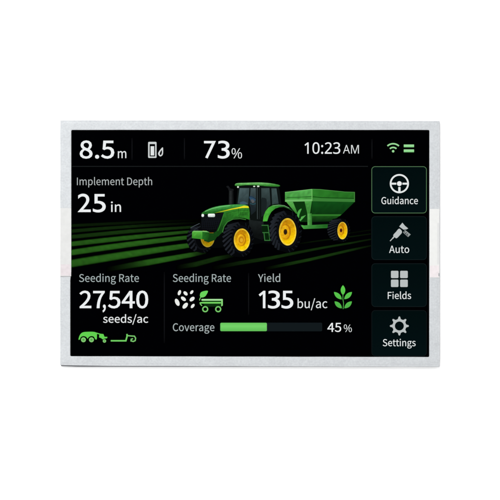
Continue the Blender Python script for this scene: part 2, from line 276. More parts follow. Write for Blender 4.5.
OUT = ((60.1, 120.2), (439.8, 121.0), (439.8, 366.8), (60.1, 365.1))
INN = ((71.3, 130.0), (429.4, 130.0), (429.2, 357.0), (71.3, 356.2))
def ring_mesh(name, loops):
    vs = []; fs = []; n = len(loops[0][0])
    for L, z in loops: vs += [P(x, y, z) for x, y in L]
    for a in range(len(loops) - 1):
        for i in range(n):
            j = (i + 1) % n; fs.append((a * n + i, (a + 1) * n + i, (a + 1) * n + j, a * n + j))
    me = bpy.data.meshes.new(name); me.from_pydata(vs, [], fs); return me
rings = []
for ins, z in ((-0.12, 0.0006), (0.0, T - 0.00035), (0.12, T - 0.00014), (0.35, T - 0.00006), (2.2, T - 0.00006), (2.6, T)):
    rings.append((quad_loop(*OUT, .8 if ins < .3 else .4, fx=f_out, ins=ins), z))
for ins, z in ((-0.75, T), (-0.3, T - 0.00003), (0.0, T - 0.00020), (0.0, T - 0.00075)):
    rings.append((quad_loop(*INN, 1.3, fx=f_in, ins=ins), z))
me = ring_mesh('frame', rings)
frame = link('frame', me, root, [M_METAL])

# folded back tray; its lower lip, coloured dark as a shaded wall, shows below the frame's bowed edge
def f_back(x, y):
    if y > 300: y = 366.95 + 0.02 * math.sin(x * .2) - 0.9 * max(0, (66 - x) / 6)
    return x, y
bl = quad_loop((60.6, 121.2), (439.4, 121.6), (439.2, 366.8), (60.8, 366.6), .8, fx=f_back)
me = ring_mesh('back_tray', [(bl, 0.0002), (bl, 0.0017)]); n = len(bl)
import bmesh
bm = bmesh.new(); bm.from_mesh(me); bm.verts.ensure_lookup_table()
bm.faces.new([bm.verts[i] for i in range(n)][::-1]); bm.faces.new([bm.verts[n + i] for i in range(n)])
bmesh.ops.recalc_face_normals(bm, faces=bm.faces); bm.to_mesh(me); bm.free()
link('back_tray', me, root, [M_BACK])

# films on the frame: thin box wrapped over the face
def slab(name, x0, y0, x1, y1, z, h, mat, parent, label=None, r=.15):
    L = rr(x0, y0, x1, y1, r, 3); n = len(L)
    vs = [P(x, y, z) for x, y in L] + [P(x, y, z + h) for x, y in L]
    fs = [tuple(range(n, 2 * n))[::-1]] + [(i, (i + 1) % n, n + (i + 1) % n, n + i) for i in range(n)] + [tuple(range(n))]
    me = bpy.data.meshes.new(name); me.from_pydata(vs, [], fs)
    bm = bmesh.new(); bm.from_mesh(me); bmesh.ops.recalc_face_normals(bm, faces=bm.faces); bm.to_mesh(me); bm.free()
    o = link(name, me, parent, [mat])
    if label: o['label'] = label
    return o
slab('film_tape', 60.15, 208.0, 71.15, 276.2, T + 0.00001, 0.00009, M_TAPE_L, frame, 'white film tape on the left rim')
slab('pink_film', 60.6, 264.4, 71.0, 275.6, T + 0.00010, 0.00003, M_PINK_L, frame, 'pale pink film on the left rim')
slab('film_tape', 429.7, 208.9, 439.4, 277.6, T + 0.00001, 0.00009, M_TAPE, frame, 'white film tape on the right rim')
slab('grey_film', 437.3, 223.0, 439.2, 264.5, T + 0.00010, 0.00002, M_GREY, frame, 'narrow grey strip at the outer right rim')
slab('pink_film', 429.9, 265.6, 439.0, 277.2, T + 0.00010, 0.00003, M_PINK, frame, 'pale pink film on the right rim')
slab('dark_notch', 438.5, 273.2, 439.3, 276.2, T + 0.00013, 0.00002, M_BACK, frame)
slab('film_seam', 60.6, 276.35, 70.4, 276.75, T + 0.00001, 0.00002, plain('seam_shadow_gap', (.17, .165, .17)), frame)

# glass
slab('gasket', 69.0, 128.5, 431.0, 358.5, 0.0018, 0.00075, M_GASKET, root)
slab('screen', 70.3, 130.0, 429.3, 357.0, 0.0026, T - 0.00056 - 0.0026, M_GLASS, root, 'black glossy screen with green and white graphics')

W = (236, 239, 240); G1 = (166, 173, 173); LG = (104, 205, 92)
def mixc(a, b, t):
    t = max(0, min(1, t)); return tuple(a[i] + (b[i] - a[i]) * t for i in range(3))

# hairlines
a = Art(1)
a.shape([(72, 166.0), (368, 166.0), (368, 166.7), (72, 166.7)], (30, 33, 34))
for x, y0, y1 in ((132.0, 138, 160), (184.4, 138, 159.5), (372.0, 139, 159), (164.3, 272, 343), (248.6, 273, 315)):
    m_ = (y0 + y1) / 2; hh = (y1 - y0) / 2
    a.shape([(x - .55, y0), (x + .55, y0), (x + .55, y1), (x - .55, y1)],
            lambda px, py, m_=m_, hh=hh: mixc((25, 26, 29), (8, 8, 10), (abs(py - m_) / hh) ** 3), grid=1.0)
a.build('divider_lines', root)

# header readouts
a = Art(6); text(a, '8.5', 79.6, 114.3, 17.8, 158.4, 'S', W, .36); o = a.build('height_readout', root)
a = Art(6); text(a, 'm', 117.8, 126.3, 9.3, 158.1, 'S', (225, 228, 228), .08); a.build('unit', o)
a = Art(6); text(a, '7', 204.0, 215.9, 17.3, 158.2, 'B', W, .03); text(a, '3', 217.8, 229.7, 17.5, 158.4, 'B', W, .03); o = a.build('percent_readout', root)
a = Art(6); text(a, '%', 231.6, 242.0, 10.0, 158.3, 'N', (225, 228, 228), -.08); a.build('unit', o)
a = Art(6); text(a, '10:23', 304.6, 340.3, 11.3, 153.7, 'N', (232, 235, 236), .06); o = a.build('clock_readout', root)
a = Art(6); text(a, 'AM', 343.0, 358.9, 8.5, 153.5, 'N', (222, 226, 226), -.04); a.build('unit', o)

a = Art(6)
a.shape([rr(148.1, 141.8, 156.5, 157.9, 1.0), rr(149.6, 144.0, 155.1, 156.4, .3)], (205, 210, 210))
a.shape(rr(150.6, 146.2, 154.1, 155.4, .2), (226, 230, 230)); o = a.build('fuel_gauge_icon', root)
a = Art(6)
a.shape([smooth([(162.5, 147.3), (163.1, 150.5), (162.7, 154.6), (160.4, 156.4), (158.3, 154.6), (158.6, 152.0)]),
         smooth([(161.7, 150.0), (161.9, 152.6), (161.2, 154.7), (160.3, 155.0), (159.7, 153.9), (160.3, 151.9)])], (212, 216, 216))
a.build('drop_icon', o)

a = Art(6); gc = (152, 216, 150)
a.shape(ell(393.2, 151.2, 1.25, 1.25), gc)
for r_, s_ in ((4.7, 44), (8.4, 43)):
    a.shape(stroke(ell(393.2, 152.1, r_, r_, 0, 16, -90 - s_, -90 + s_), 1.5), gc)
a.build('wireless_icon', root)
a = Art(6)
for y0, y1 in ((144.5, 147.2), (149.4, 152.2)):
    a.shape(rr(403.8, y0, 414.1, y1, .25), lambda x, y, y0=y0: mixc((158, 222, 156), (112, 196, 112), (y - y0) / 2.8 - .3), grid=1)
a.build('battery_bars_icon', root)

# readouts below
a = Art(6); text(a, '2', 77.7, 90.7, 18.2, 212.1, 'B', W, .08); text(a, '5', 92.8, 105.7, 18.2, 212.2, 'B', W, .08); o = a.build('depth_readout', root)
a = Art(6); text(a, 'Implement Depth', 76.9, 152.1, 7.5, 185.1, 'S', (176, 182, 182), .0); a.build('caption', o)
a = Art(6); text(a, 'in', 110.9, 121.0, 9.9, 211.9, 'S', (230, 233, 233), .10); a.build('unit', o)

a = Art(6); text(a, '27', 79.5, 104.7, 17.3, 308.2, 'S', W, .32); text(a, ',', 102.5, 105.8, 17.3, 308.0, 'S', W, .3); text(a, '540', 108.0, 148.2, 17.3, 308.2, 'S', W, .32); o = a.build('seeding_readout', root)
a = Art(6); text(a, 'Seeding Rate', 79.0, 138.9, 7.7, 281.9, 'S', (164, 176, 176), .02); a.build('caption', o)
a = Art(6); text(a, 'seeds/ac', 103.0, 148.2, 7.9, 322.8, 'S', (226, 229, 229), .09); a.build('unit', o)

a = Art(6); text(a, '1', 258.8, 265.4, 17.4, 308.2, 'N', W, .28)
text(a, '3', 268.0, 280.1, 17.6, 308.4, 'B', W, .07); text(a, '5', 281.5, 293.3, 17.6, 308.4, 'B', W, .07); o = a.build('yield_readout', root)
a = Art(6); text(a, 'Yield', 258.0, 280.2, 7.7, 281.9, 'S', (166, 176, 176), .05); a.build('caption', o)
a = Art(6); text(a, 'bu/ac', 297.6, 327.4, 9.0, 308.1, 'S', (222, 226, 226), .05); a.build('unit', o)

a = Art(2); a.shape(rr(219.8, 322.7, 322.2, 331.3, 1.2), (19, 26, 29)); o = a.build('progress_bar', root)
a = Art(4); a.shape(rr(220.3, 322.8, 266.9, 331.2, 1.2), lambda x, y: mixc((98, 190, 88), (118, 212, 106), 1 - abs(y - 326.2) / 4.4), grid=1.4)
a.build('bar_fill', o)
a = Art(6); text(a, 'Coverage', 172.8, 214.4, 7.7, 331.1, 'S', (166, 176, 176), .04); a.build('caption', o)
a = Art(6); text(a, '45', 327.4, 341.3, 9.0, 331.9, 'S', W, .10); a.build('value', o)
a = Art(6); text(a, '%', 343.8, 351.9, 7.4, 332.0, 'N', (214, 218, 218), -.06); a.build('unit', o)

# machine silhouettes under the seeding rate
a = Art(6); mg = (98, 208, 80)
a.shape(smooth([(78.5, 339.6), (79.2, 336.4), (80.9, 333.6), (83.4, 332.2), (88, 331.8), (94, 331.9), (96.6, 333.2), (96.9, 336), (96.6, 339.3)
        , (95.2, 339.2), (93.8, 336.8), (91.4, 336.1), (89.0, 336.9), (87.5, 338.6), (86.2, 337.0), (83.4, 336.1), (80.8, 337.2), (79.8, 339.4)], 4), mg)
a.shape(stroke([(96, 333.0), (100, 334.2), (103.4, 334.6)], 1.0), mg)
a.shape([(99.3, 334.4), (103.6, 334.6), (104.4, 336.8), (107.3, 336.9), (107.1, 338.2), (104.6, 338.6), (102.6, 339.4), (101.2, 338.2), (99.0, 337.4)], mg)
for cx, cy, r_ in ((83.4, 339.8, 2.45), (91.4, 339.8, 2.45), (104.4, 341.0, 1.7)):
    a.shape(ell(cx, cy, r_, r_), (128, 200, 112)); a.shape(ell(cx, cy, r_ * .45, r_ * .45), (90, 165, 80))
a.build('harvester_icon', root)
a = Art(6)
a.shape(stroke([(110.7, 340.8), (125.8, 340.8), (127.0, 336.5), (127.0, 334.0)], 1.5), (112, 205, 98))
a.shape(stroke([(127.0, 335.6), (131, 336.0), (134.4, 336.2), (135.6, 338.2), (135.2, 340.6), (133.3, 341.5), (131.0, 340.9), (131.2, 339.2), (133.0, 338.7)], 1.2), (120, 196, 108))
a.build('implement_icon', root)

# seeds and cart
a = Art(6)
for cx, cy, l_, b_, an in ((179.4, 292.7, 2.7, 1.5, 70), (185.5, 293.4, 2.5, 1.6, -45), (191.7, 292.2, 2.2, 1.3, 52), (177.2, 302.3, 3.8, 2.0, -66),
                        (183.4, 298.8, 2.9, 1.7, -38), (192.1, 299.1, 2.9, 1.8, 40), (185.2, 305.7, 3.5, 2.0, 50), (192.7, 306.0, 2.5, 1.4, 50)):
    a.shape(ell(cx, cy, l_, b_, an, 24), (234, 236, 232))
o = a.build('seeds_icon', root)
a = Art(6); text(a, 'Seeding Rate', 172.8, 231.0, 7.7, 281.9, 'S', (164, 176, 176), .02); a.build('caption', o)
a = Art(6)
a.shape([(202.0, 301), (222.0, 301), (220.5, 306.8), (205, 306.8)], lambda x, y: mixc((22, 80, 22), (12, 40, 14), (y - 301) / 5), grid=1.2)
a.shape(smooth([(207.8, 290.9), (205.8, 295.6), (203.2, 297.3), (200.6, 297.2), (199.9, 295.0), (201.6, 291.9)], 5), (105, 212, 90))
a.shape(stroke([(201.6, 296.0), (200.0, 298.4), (199.5, 300.4)], .8), (120, 200, 105))
a.shape(rr(201.4, 299.0, 222.8, 300.7, .6), (165, 226, 155))
a.shape(rr(200.2, 302.1, 221.0, 303.5, .5), (120, 220, 100))
a.shape([(221.2, 299.6), (222.8, 299.6), (222.8, 305.6), (221.2, 306.4)], (135, 215, 120))
a.shape(stroke([(199.9, 302.4), (200.4, 304.2), (202.0, 305.8)], 1.0), (120, 200, 105))
for cx in (205.2, 218.2):
    a.shape([ell(cx, 309.2, 3.1, 3.1), ell(cx, 309.2, 1.8, 1.8)], (118, 200, 105))
a.build('seed_cart_icon', root)

a = Art(6)
lf = lambda x, y: mixc((92, 205, 76), (78, 175, 70), (y - 286) / 22)
for q in ((343.0, 295.2, 343.0, 285.2, 2.3), (341.8, 299.4, 334.0, 292.0, 2.2), (344.3, 299.2, 352.0, 292.0, 2.2), (341.9, 308.3, 334.6, 301.4, 2.2), (344.4, 308.3, 351.9, 301.4, 2.2)):
    a.shape(leaf(*q), lf)
a.shape(stroke([(343.0, 294), (342.9, 299), (343.6, 303), (343.2, 309)], .7), (76, 165, 70))
a.build('crop_icon', root)

# menu buttons
IC = (186, 192, 192)
def button(y0, y1, edge, cap, x0, x1, H, base, label, openb=False):
    a = Art(2)
    bot = y1
    a.shape([rr(371.5, y0, 426.8, bot, 3.6), rr(372.1, y0 + .6, 426.2, bot - .6, 3.0)], edge)
    a.shape(rr(372.1, y0 + .6, 426.2, bot - .6, 3.0), lambda x, y: mixc((2, 13, 14), (4, 16, 18), (y - y0) / 40), grid=8)
    b = a.build('menu_button', root, label)
    t = Art(6); text(t, cap, x0, x1, H, base, 'S', (226, 230, 230), .05); t.build('caption', b)
    return b
b = button(166.3, 213.3, (84, 122, 84), 'Guidance', 381.4, 418.0, 7.0, 204.1, 'green outlined button reading Guidance')
a = Art(6); c_ = (228, 232, 232)
a.shape([ell(399.4, 183.6, 9.6, 9.6, 0, 48), ell(399.4, 183.6, 7.9, 7.9, 0, 48)], c_)
a.shape([(391.3, 182.7), (396.3, 182.7), (396.3, 184.6), (391.3, 184.6)], c_); a.shape([(402.5, 182.7), (407.5, 182.7), (407.5, 184.6), (402.5, 184.6)], c_)
a.shape(ell(399.4, 183.6, 2.4, 2.4), (238, 240, 240)); a.shape([(398.3, 187.0), (400.6, 187.0), (400.6, 191.7), (398.3, 191.7)], c_)
a.build('steering_wheel_icon', b)
b = button(216.3, 259.9, (19, 29, 31), 'Auto', 389.2, 409.3, 7.2, 252.9, 'dark button reading Auto')
a = Art(6); q = lambda *p: [(375 + x / 8.333, 215 + y / 8.333) for x, y in p]
a.shape(q((229, 64), (250, 90), (277, 112), (262, 120), (238, 122), (202, 96)), IC)
a.shape(smooth(q((205, 114), (222, 130), (224, 148), (204, 172), (180, 194), (164, 184), (152, 168), (176, 140), (192, 120)), 3), IC)
a.shape(stroke(q((162, 178), (146, 196)), 1.3), IC); a.shape(stroke(q((146, 196), (126, 217)), .9), IC)
a.shape(q((250, 124), (298, 162), (276, 184), (234, 146)), (150, 156, 156))
for i in range(3):
    d = i * 13
    a.shape(stroke(q((250 + d, 134 + d * .8), (242 + d, 146 + d * .8)), .7), (20, 26, 28))
a.shape(stroke(q((246, 150), (276, 176)), .5), (60, 66, 68))
a.build('spray_nozzle_icon', b)
b = button(263.4, 306.9, (19, 28, 30), 'Fields', 387.8, 411.2, 7.0, 299.0, 'dark button reading Fields')
a = Art(6)
for x0, x1 in ((391.0, 398.5), (400.2, 407.8)):
    for y0, y1 in ((270.8, 278.1), (279.6, 287.0)): a.shape(rr(x0, y0, x1, y1, 1.0), IC)
a.build('grid_icon', b)
b = button(310.2, 356.2, (17, 23, 25), 'Settings', 382.8, 415.7, 7.0, 346.2, 'dark button reading Settings')
a = Art(6); gl = []
for i in range(8):
    t0 = i * 45 - 90
    for d, r_ in ((-16, 6.9), (-10.5, 7.3), (-5.5, 9.0), (-2, 9.5), (2, 9.5), (5.5, 9.0), (10.5, 7.3), (16, 6.9)):
        t = math.radians(t0 + d); gl.append((399.4 + r_ * math.cos(t), 326.0 + r_ * math.sin(t)))
a.shape([gl, ell(399.4, 326.0, 4.5, 4.5, 0, 36)], IC); a.build('gear_icon', b)

# ------------------------------------------------------------ the field picture
rows = [
 [(71, 224.4, 227.0, .30), (130, 221.6, 224.0, .22), (206, 219.2, 220.2, 0)],
 [(71, 229.6, 232.8, .42), (130, 225.2, 228.0, .40), (208, 221.6, 223.0, 0)],
 [(71, 235.2, 238.8, .50), (130, 229.6, 233.0, .55), (188, 226.2, 228.6, .42), (206, 224.6, 226.6, 0)],
 [(71, 242.0, 246.2, .88), (130, 235.6, 239.6, .90), (190, 230.5, 232.9, .75)],
 [(71, 250.2, 255.2, .98), (130, 242.0, 246.8, 1.0), (190, 235.5, 238.8, .90)],
 [(71, 260.4, 267.0, .95), (130, 251.2, 257.2, 1.0), (192, 243.0, 247.0, .95)],
 [(106, 267.6, 271.8, .0), (130, 263.0, 268.0, .42), (148, 259.8, 265.2, .92), (165, 257.2, 262.0, 1.0), (190, 253.0, 257.2, .85), (206, 250.6, 253.6, .2)],
 [(176, 265.6, 269.6, .0), (196, 262.0, 266.6, .42), (216, 256.8, 261.0, .5), (234, 253.6, 256.8, .12)],
 [(212, 266.6, 270.0, .0), (240, 261.2, 264.8, .34), (270, 256.6, 259.8, .5), (300, 250.9, 253.4, .45), (325, 246.4, 248.4, .50), (350, 242.3, 244.1, .42), (371, 238.6, 240.0, .26)],
 [(264, 267.6, 270.4, .0), (290, 262.2, 265.2, .50), (310, 258.2, 261.0, .60), (350, 249.2, 251.5, .48), (371, 245.0, 246.4, .2)],
 [(294, 243.8, 245.2, .0), (312, 241.2, 242.4, .22), (332, 238.4, 239.8, .18), (352, 236.0, 237.2, .26), (371, 233.4, 234.4, .2)],
 [(350, 232.6, 233.6, .12), (371, 229.6, 230.4, .16)],
]
a = Art(2)
def catrow(pts):
    out = []
    for i in range(len(pts) - 1):
        p0 = pts[max(0, i - 1)]; p1 = pts[i]; p2 = pts[i + 1]; p3 = pts[min(len(pts) - 1, i + 2)]
        n_ = max(2, int((p2[0] - p1[0]) / 3))
        for k in range(n_):
            x = p1[0] + (p2[0] - p1[0]) * k / n_; t = k / n_; v = [x]
            for c in (1, 2, 3):
                if len(pts) == 3 and c < 3:     # smooth parabola through three points
                    (a0, b0, e0) = [(p[0], p[c]) for p in pts]
                    L0 = (x - b0[0]) * (x - e0[0]) / ((a0[0] - b0[0]) * (a0[0] - e0[0]))
                    L1 = (x - a0[0]) * (x - e0[0]) / ((b0[0] - a0[0]) * (b0[0] - e0[0]))
                    L2 = (x - a0[0]) * (x - b0[0]) / ((e0[0] - a0[0]) * (e0[0] - b0[0]))
                    v.append(a0[1] * L0 + b0[1] * L1 + e0[1] * L2)
                else: v.append(p1[c] + (p2[c] - p1[c]) * t)
            out.append(v)
    out.append(list(pts[-1])); return out
for r_ in rows:
    d = catrow(r_); xs = [q[0] for q in d]
    # four strands per row: soft shoulder, two body strands, soft shoulder
    n_ = len(d); base = len(a.v); fr = (-.16, .10, .5, .88, 1.14); am = (0, 1, 1.0, .92, 0)
    for x, y0, y1, b_ in d:
        for f_, k_ in zip(fr, am):
            y = y0 + (y1 - y0) * f_
            nz = 1 + .16 * noise.noise(Vector((x * .35, y * .9, 3)))
            k = b_ * k_ * nz
            a.v.append(P(x, y, a.z)); a.c.append(lin((40 * k, 92 * k, 26 * k)) + (1,))
    m_ = len(fr)
    for i in range(n_ - 1):
        for j in range(m_ - 1):
            p = base + i * m_ + j; a.f.append((p, p + 1, p + 1 + m_, p + m_))
    a.z += 0.000001
a.build('field_rows', root)

# ------------------------------------------------------------ tractor picture
DK = (5, 6, 8)
def tyre(name, par, side, tread, lev, lugs, lab=None):
    a = Art(lev); sx, sy, srx, sry = side; tx, ty, trx, try_ = tread
    # hull of the tread ring and the side wall
    hull = []
    for i in range(64):
        t = 2 * math.pi * i / 64; c, s_ = math.cos(t), math.sin(t)
        p = max(((sx + srx * c, sy + sry * s_), (tx + trx * c, ty + try_ * s_)), key=lambda q: (q[0] - (sx + tx) / 2) * c + (q[1] - (sy + ty) / 2) * s_)
        k = 1 + .012 * (1 if (i % 4) < 2 else -1)
        hull.append(((p[0] - sx) * k + sx, (p[1] - sy) * k + sy))
    a.shape(hull, DK)
    # slanted lugs wrapping from the tread over to the side wall
    for i in range(lugs):
        t = math.radians(114 + 138 * (i + .3) / lugs)
        for da, c0 in ((0, (36, 40, 47)),):
            p0 = (tx + trx * .98 * math.cos(t - .16), ty + try_ * .98 * math.sin(t - .16))
            t2 = t + .20
            p1 = (sx + srx * 1.0 * math.cos(t2) * .98, sy + sry * math.sin(t2) * .98)
            t3 = t + .34
            p2 = (sx + srx * .80 * math.cos(t3), sy + sry * .80 * math.sin(t3))
            w_ = srx * .078
            a.shape(stroke([p0, p1, p2], w_ * 1.9), lambda x, y, c0=c0: mixc(c0, (18, 21, 26), (x - tx + trx) / (sx - tx + trx + .1) * .9), grid=1.5)
    a.shape([ell(sx, sy, srx * .80, sry * .80), ell(sx, sy, srx * .66, sry * .68)], (13, 15, 19))
    for i in range(10):                              # short lugs on the far side of the tread
        t = math.radians(-70 + 150 * i / 9)
        a.shape(stroke([(sx + srx * .99 * math.cos(t), sy + sry * .99 * math.sin(t)), (sx + srx * .84 * math.cos(t + .12), sy + sry * .84 * math.sin(t + .12))], srx * .07), (20, 24, 30))
    return a.build(name, par, lab)
def rim(par, cx, cy, rx, ry, hub, lev, dim=1.0):
    a = Art(lev)
    D = lambda c: tuple(v * dim for v in c)
    a.shape(ell(cx, cy, rx, ry, 0, 44), lambda x, y: D(mixc((214, 178, 46), (250, 214, 70), (y - cy + ry) / (2 * ry) + (x - cx) / (3 * rx))), grid=1.2)
    a.shape(ell(cx + rx * .02, cy + ry * .01, rx * .86, ry * .89, 0, 40), lambda x, y: D(mixc((190, 128, 12), (252, 206, 8), .5 + (y - cy) / (1.6 * ry) + (x - cx) / (5 * rx))), grid=1.0)
    hx, hy, hr, hv, c1, c2 = hub
    a.shape(ell(hx + rx * .04, hy, rx * .58, ry * .58, 0, 36), lambda x, y: D(mixc((176, 112, 10), (226, 160, 14), .5 + (x - hx) / (1.2 * rx) * -1 + (y - hy) / (3 * ry))), grid=1.0)
    a.shape(ell(hx - rx * .02, hy, rx * .47, ry * .48, 0, 36), lambda x, y: D(mixc((238, 186, 28), (214, 150, 14), .5 + (x - hx) / rx * .8 + (y - hy) / (2.5 * ry))), grid=1.0)
    a.shape(ell(hx, hy, hr, hv, 0, 24), D(c1)); a.shape(ell(hx + hr * .1, hy + hv * .1, hr * .6, hv * .62, 0, 20), D(c2))
    return a.build('rim', par)

def pts(sc_, ox, oy, *p): return [(ox + x / sc_, oy + y / sc_) for x, y in p]

# body of the tractor; photographic unevenness of its paint and rubber
Art.rough = .16
t = Art(14)
t.shape([(199, 226), (214, 222), (248, 222), (262, 214), (272, 214), (276, 244), (262, 243), (247, 246), (216, 248), (202, 247)], (5, 7, 8))
t.shape([(248.8, 218), (263.5, 219), (264, 238), (262.4, 240), (250, 236)], lambda x, y: mixc((30, 36, 36), (13, 16, 16), (y - 219) / 16), grid=2)
trac = t.build('tractor_picture', root, 'picture of a green farm tractor with yellow rims')
# hood
h = Art(46)
side = [(217.4, 212.6), (224, 210.2), (232.2, 208.9), (242, 207.4), (249.0, 207.2), (249.7, 212.5), (249.6, 219.8), (245, 218.2), (240, 217.6), (234, 218.2), (229.4, 220.2), (225.4, 224.0),
        (223.2, 228.6), (221.8, 232.8), (218.2, 236.4), (214.4, 237.4), (209.2, 236.9), (209.2, 233.0), (213.0, 233.2), (216.2, 231.4), (218.6, 226.6), (221.0, 220.8), (223.2, 214.6), (224.0, 212.4)]
h.shape(side, lambda x, y: mixc((48, 124, 40), (20, 68, 20), (y - 208) / 22 + (224 - x) / 60), grid=1.1)
h.shape(smooth([(201.5, 213.7), (203.6, 211.7), (207.0, 209.7), (212, 207.7), (219, 206.0), (228, 204.9), (237, 204.4), (245, 204.8), (248.6, 206.2), (246, 207.2), (238, 208.0), (228, 209.6), (219, 212.0), (213.4, 213.6), (207, 214.2)], 4),
        lambda x, y: mixc((78, 172, 84), (34, 104, 36), (y - 204.5 - max(0, (232 - x)) * .16) / 4.2), grid=1.1)
h.shape([(214.6, 213.2), (220, 211.5), (232, 208.5), (239.4, 207.0), (244, 205.7), (248.3, 206.2), (249.0, 207.9), (242.4, 207.9), (232, 209.6), (222, 211.9)],
        lambda x, y: mixc((150, 165, 30), (224, 214, 34), (x - 218) / 16), grid=1.5)
h.shape(stroke([(222.4, 232.4), (224.0, 226.6), (227.4, 221.9), (233, 219.1), (240, 218.6), (246, 219.6)], .8), (58, 120, 52))
h.shape(stroke([(217.8, 231.0), (220.0, 226.0), (222.0, 220.0), (223.8, 214.0)], .5), (60, 132, 52))
h.shape(stroke([(226, 213.6), (232, 211.6), (240, 210.4), (248.6, 210.2)], .35), (24, 74, 24))
h.shape(stroke([(238.4, 208.4), (238.8, 213.0), (239.2, 217.4)], .35), (22, 70, 22))
for i in range(5): h.shape(stroke([(241 + i * 1.5, 212.2), (240.9 + i * 1.5, 215.6)], .45), (16, 52, 18))
h.shape(stroke([(205, 211.4), (212, 208.7), (220, 206.8), (230, 205.5)], .5), (128, 204, 128))
h.build('hood', trac)
# grille
a = Art(40)
gp = [(201.6, 214.4), (208, 214.6), (218, 213.4), (224.2, 212.2), (223.0, 216), (220.4, 222.2), (218.0, 228.0), (215.4, 232.6), (209.6, 232.6), (206.4, 230.8), (199, 230.2), (197.6, 228), (201, 222.4), (201.4, 217)]
a.shape(gp, lambda x, y: mixc((16, 19, 24), (9, 10, 12), (y - 213) / 16), grid=2)
for i in range(9):
    x = 203.5 + i * 2
    a.shape(stroke([(x, 217.6 + (i % 2) * .3), (x - 1.4 - i * .12, 230 - abs(i - 4) * .3)], .35), (20, 24, 31))
for i in range(5):
    y = 219.5 + i * 2.3
    a.shape(stroke([(202.4 - i * .2, y), (212, y + .2), (220.6 - i, y - .6)], .3), (18, 21, 28))
a.shape(stroke([(190.6, 227.8), (195, 225.6), (199.6, 223.4)], .6), (72, 82, 88)); a.shape(stroke([(194, 229.8), (200.4, 226.4)], .4), (48, 56, 62))
a.build('grille', trac)
for q, l_ in (((201.5, 213.9, 204.0, 217.0), 1), ((207.9, 213.7, 215.0, 217.1), 2)):
    a = Art(60); x0, y0, x1, y1 = q
    a.shape(rr(x0, y0, x1, y1, 1.1), lambda x, y: mixc((238, 242, 240), (176, 190, 186), (y - y0 - 1) / 2.6), grid=.8)
    a.build('headlight', trac)
# front weight block
a = Art(56)
a.shape([(204, 236), (209, 235), (217, 236.8), (215, 240), (208.6, 242.4), (204, 241)], (20, 66, 20))
a.shape([(202.2, 231.7), (209.4, 232.2), (209.2, 236), (207.6, 240.4), (202.0, 239.2)], lambda x, y: mixc((38, 112, 36), (24, 78, 22), (x - 202) / 7), grid=2)
a.shape([(192.2, 231.7), (202.3, 231.7), (202.1, 239.2), (191.9, 238.2)], lambda x, y: mixc((84, 172, 62), (58, 142, 44), (y - 232) / 6), grid=2)
a.shape([(193.8, 230.7), (206.4, 230.9), (209.4, 232.3), (202.3, 231.8), (192.2, 231.8)], (118, 190, 104))
a.build('front_weight', trac)
# exhaust
a = Art(20)
a.shape([(228.9, 190.2), (233.4, 190.2), (233.8, 206), (228.7, 206)], lambda x, y: mixc((16, 18, 19), (44, 48, 49), 1 - abs(x - 230.6) / 2.2), grid=.9)
a.shape(smooth([(226.2, 186.6), (228.4, 185.8), (230.4, 188.4), (233.2, 189.0), (233.3, 190.6), (228.9, 190.6), (228.2, 188.6)], 3), (24, 25, 28))
a.build('exhaust_pipe', trac)
# cab
a = Art(24)
a.shape([(238.2, 185.9), (278.4, 186.0), (279.6, 190), (281.4, 204.5), (272, 207), (267, 215), (264.6, 222), (250.4, 220), (249.6, 207), (236.0, 204.4), (237.6, 190)], (13, 18, 17))
cab = a.build('cab', trac)
a = Art(28)
gl_ = lambda x, y: mixc((70, 88, 90), (50, 66, 68), (y - 188) / 14 + (x - 240) / 60)
a.shape([(239.6, 188.1), (249.4, 188.1), (248.3, 204.6), (237.6, 203.6)], gl_, grid=2)
a.shape([(250.6, 188.1), (255.8, 188.1), (255.8, 211), (251.2, 215), (250.4, 207), (249.4, 204.4)], lambda x, y: mixc((66, 82, 84), (26, 34, 38), (y - 188) / 20), grid=2)
a.shape([(261.2, 188.1), (269.4, 188.1), (270.6, 204.6), (267.2, 208), (264.6, 214), (261.4, 217)], lambda x, y: mixc((58, 74, 74), (28, 38, 38), (y - 188) / 24), grid=2)
a.shape([(271.4, 188.3), (276.4, 188.4), (278.6, 203.6), (274, 204.0), (272.2, 204.6)], lambda x, y: mixc((62, 80, 80), (50, 66, 66), (y - 188) / 16), grid=2)
a.shape([(256.7, 187.6), (257.6, 187.6), (257.9, 219), (257.0, 219)], (52, 62, 62))
a.shape([(259.0, 187.6), (259.5, 187.6), (259.9, 219), (259.4, 219)], (34, 42, 42))
a.shape(smooth([(261.4, 199), (263.2, 197.8), (266.0, 198.6), (266.8, 202), (266.4, 207.4), (264.2, 213), (261.4, 215)], 3), (26, 34, 35))      # seat
a.shape(smooth([(249.3, 196.6), (251.6, 196.0), (255.2, 198.0), (255.4, 200.6), (252.8, 201.4), (250.2, 199.8)], 3), (46, 74, 98))
a.shape(stroke([(249.2, 196.6), (252.4, 196.9), (255.6, 198.8)], .7), (28, 44, 56)); a.shape(stroke([(250.2, 203.4), (253, 204.4), (255.8, 203.4)], 1.0), (40, 74, 84))
a.shape(smooth([(251, 199.6), (253.4, 199.6), (254.4, 202.2), (252, 202.8)], 3), (84, 88, 92))
a.shape(smooth([(239.8, 202.6), (243, 201.4), (246, 202.2), (247.6, 204), (243.6, 204.4), (240, 203.9)], 3), (62, 88, 104))
a.build('cab_glass', cab)
a = Art(50)
a.shape(smooth([(234.9, 184.6), (237.2, 183.2), (246, 182.8), (258, 182.5), (268, 183.0), (276, 184.2), (279.7, 185.3), (278.6, 186.5), (268, 186.3), (256, 185.3), (246, 185.2), (238.6, 185.9), (235.4, 185.9)], 4),
        lambda x, y: mixc((122, 196, 112), (46, 122, 40), (y - 183.2 + (x > 250) * .2) / 2.6), grid=.8)
a.build('roof', cab)
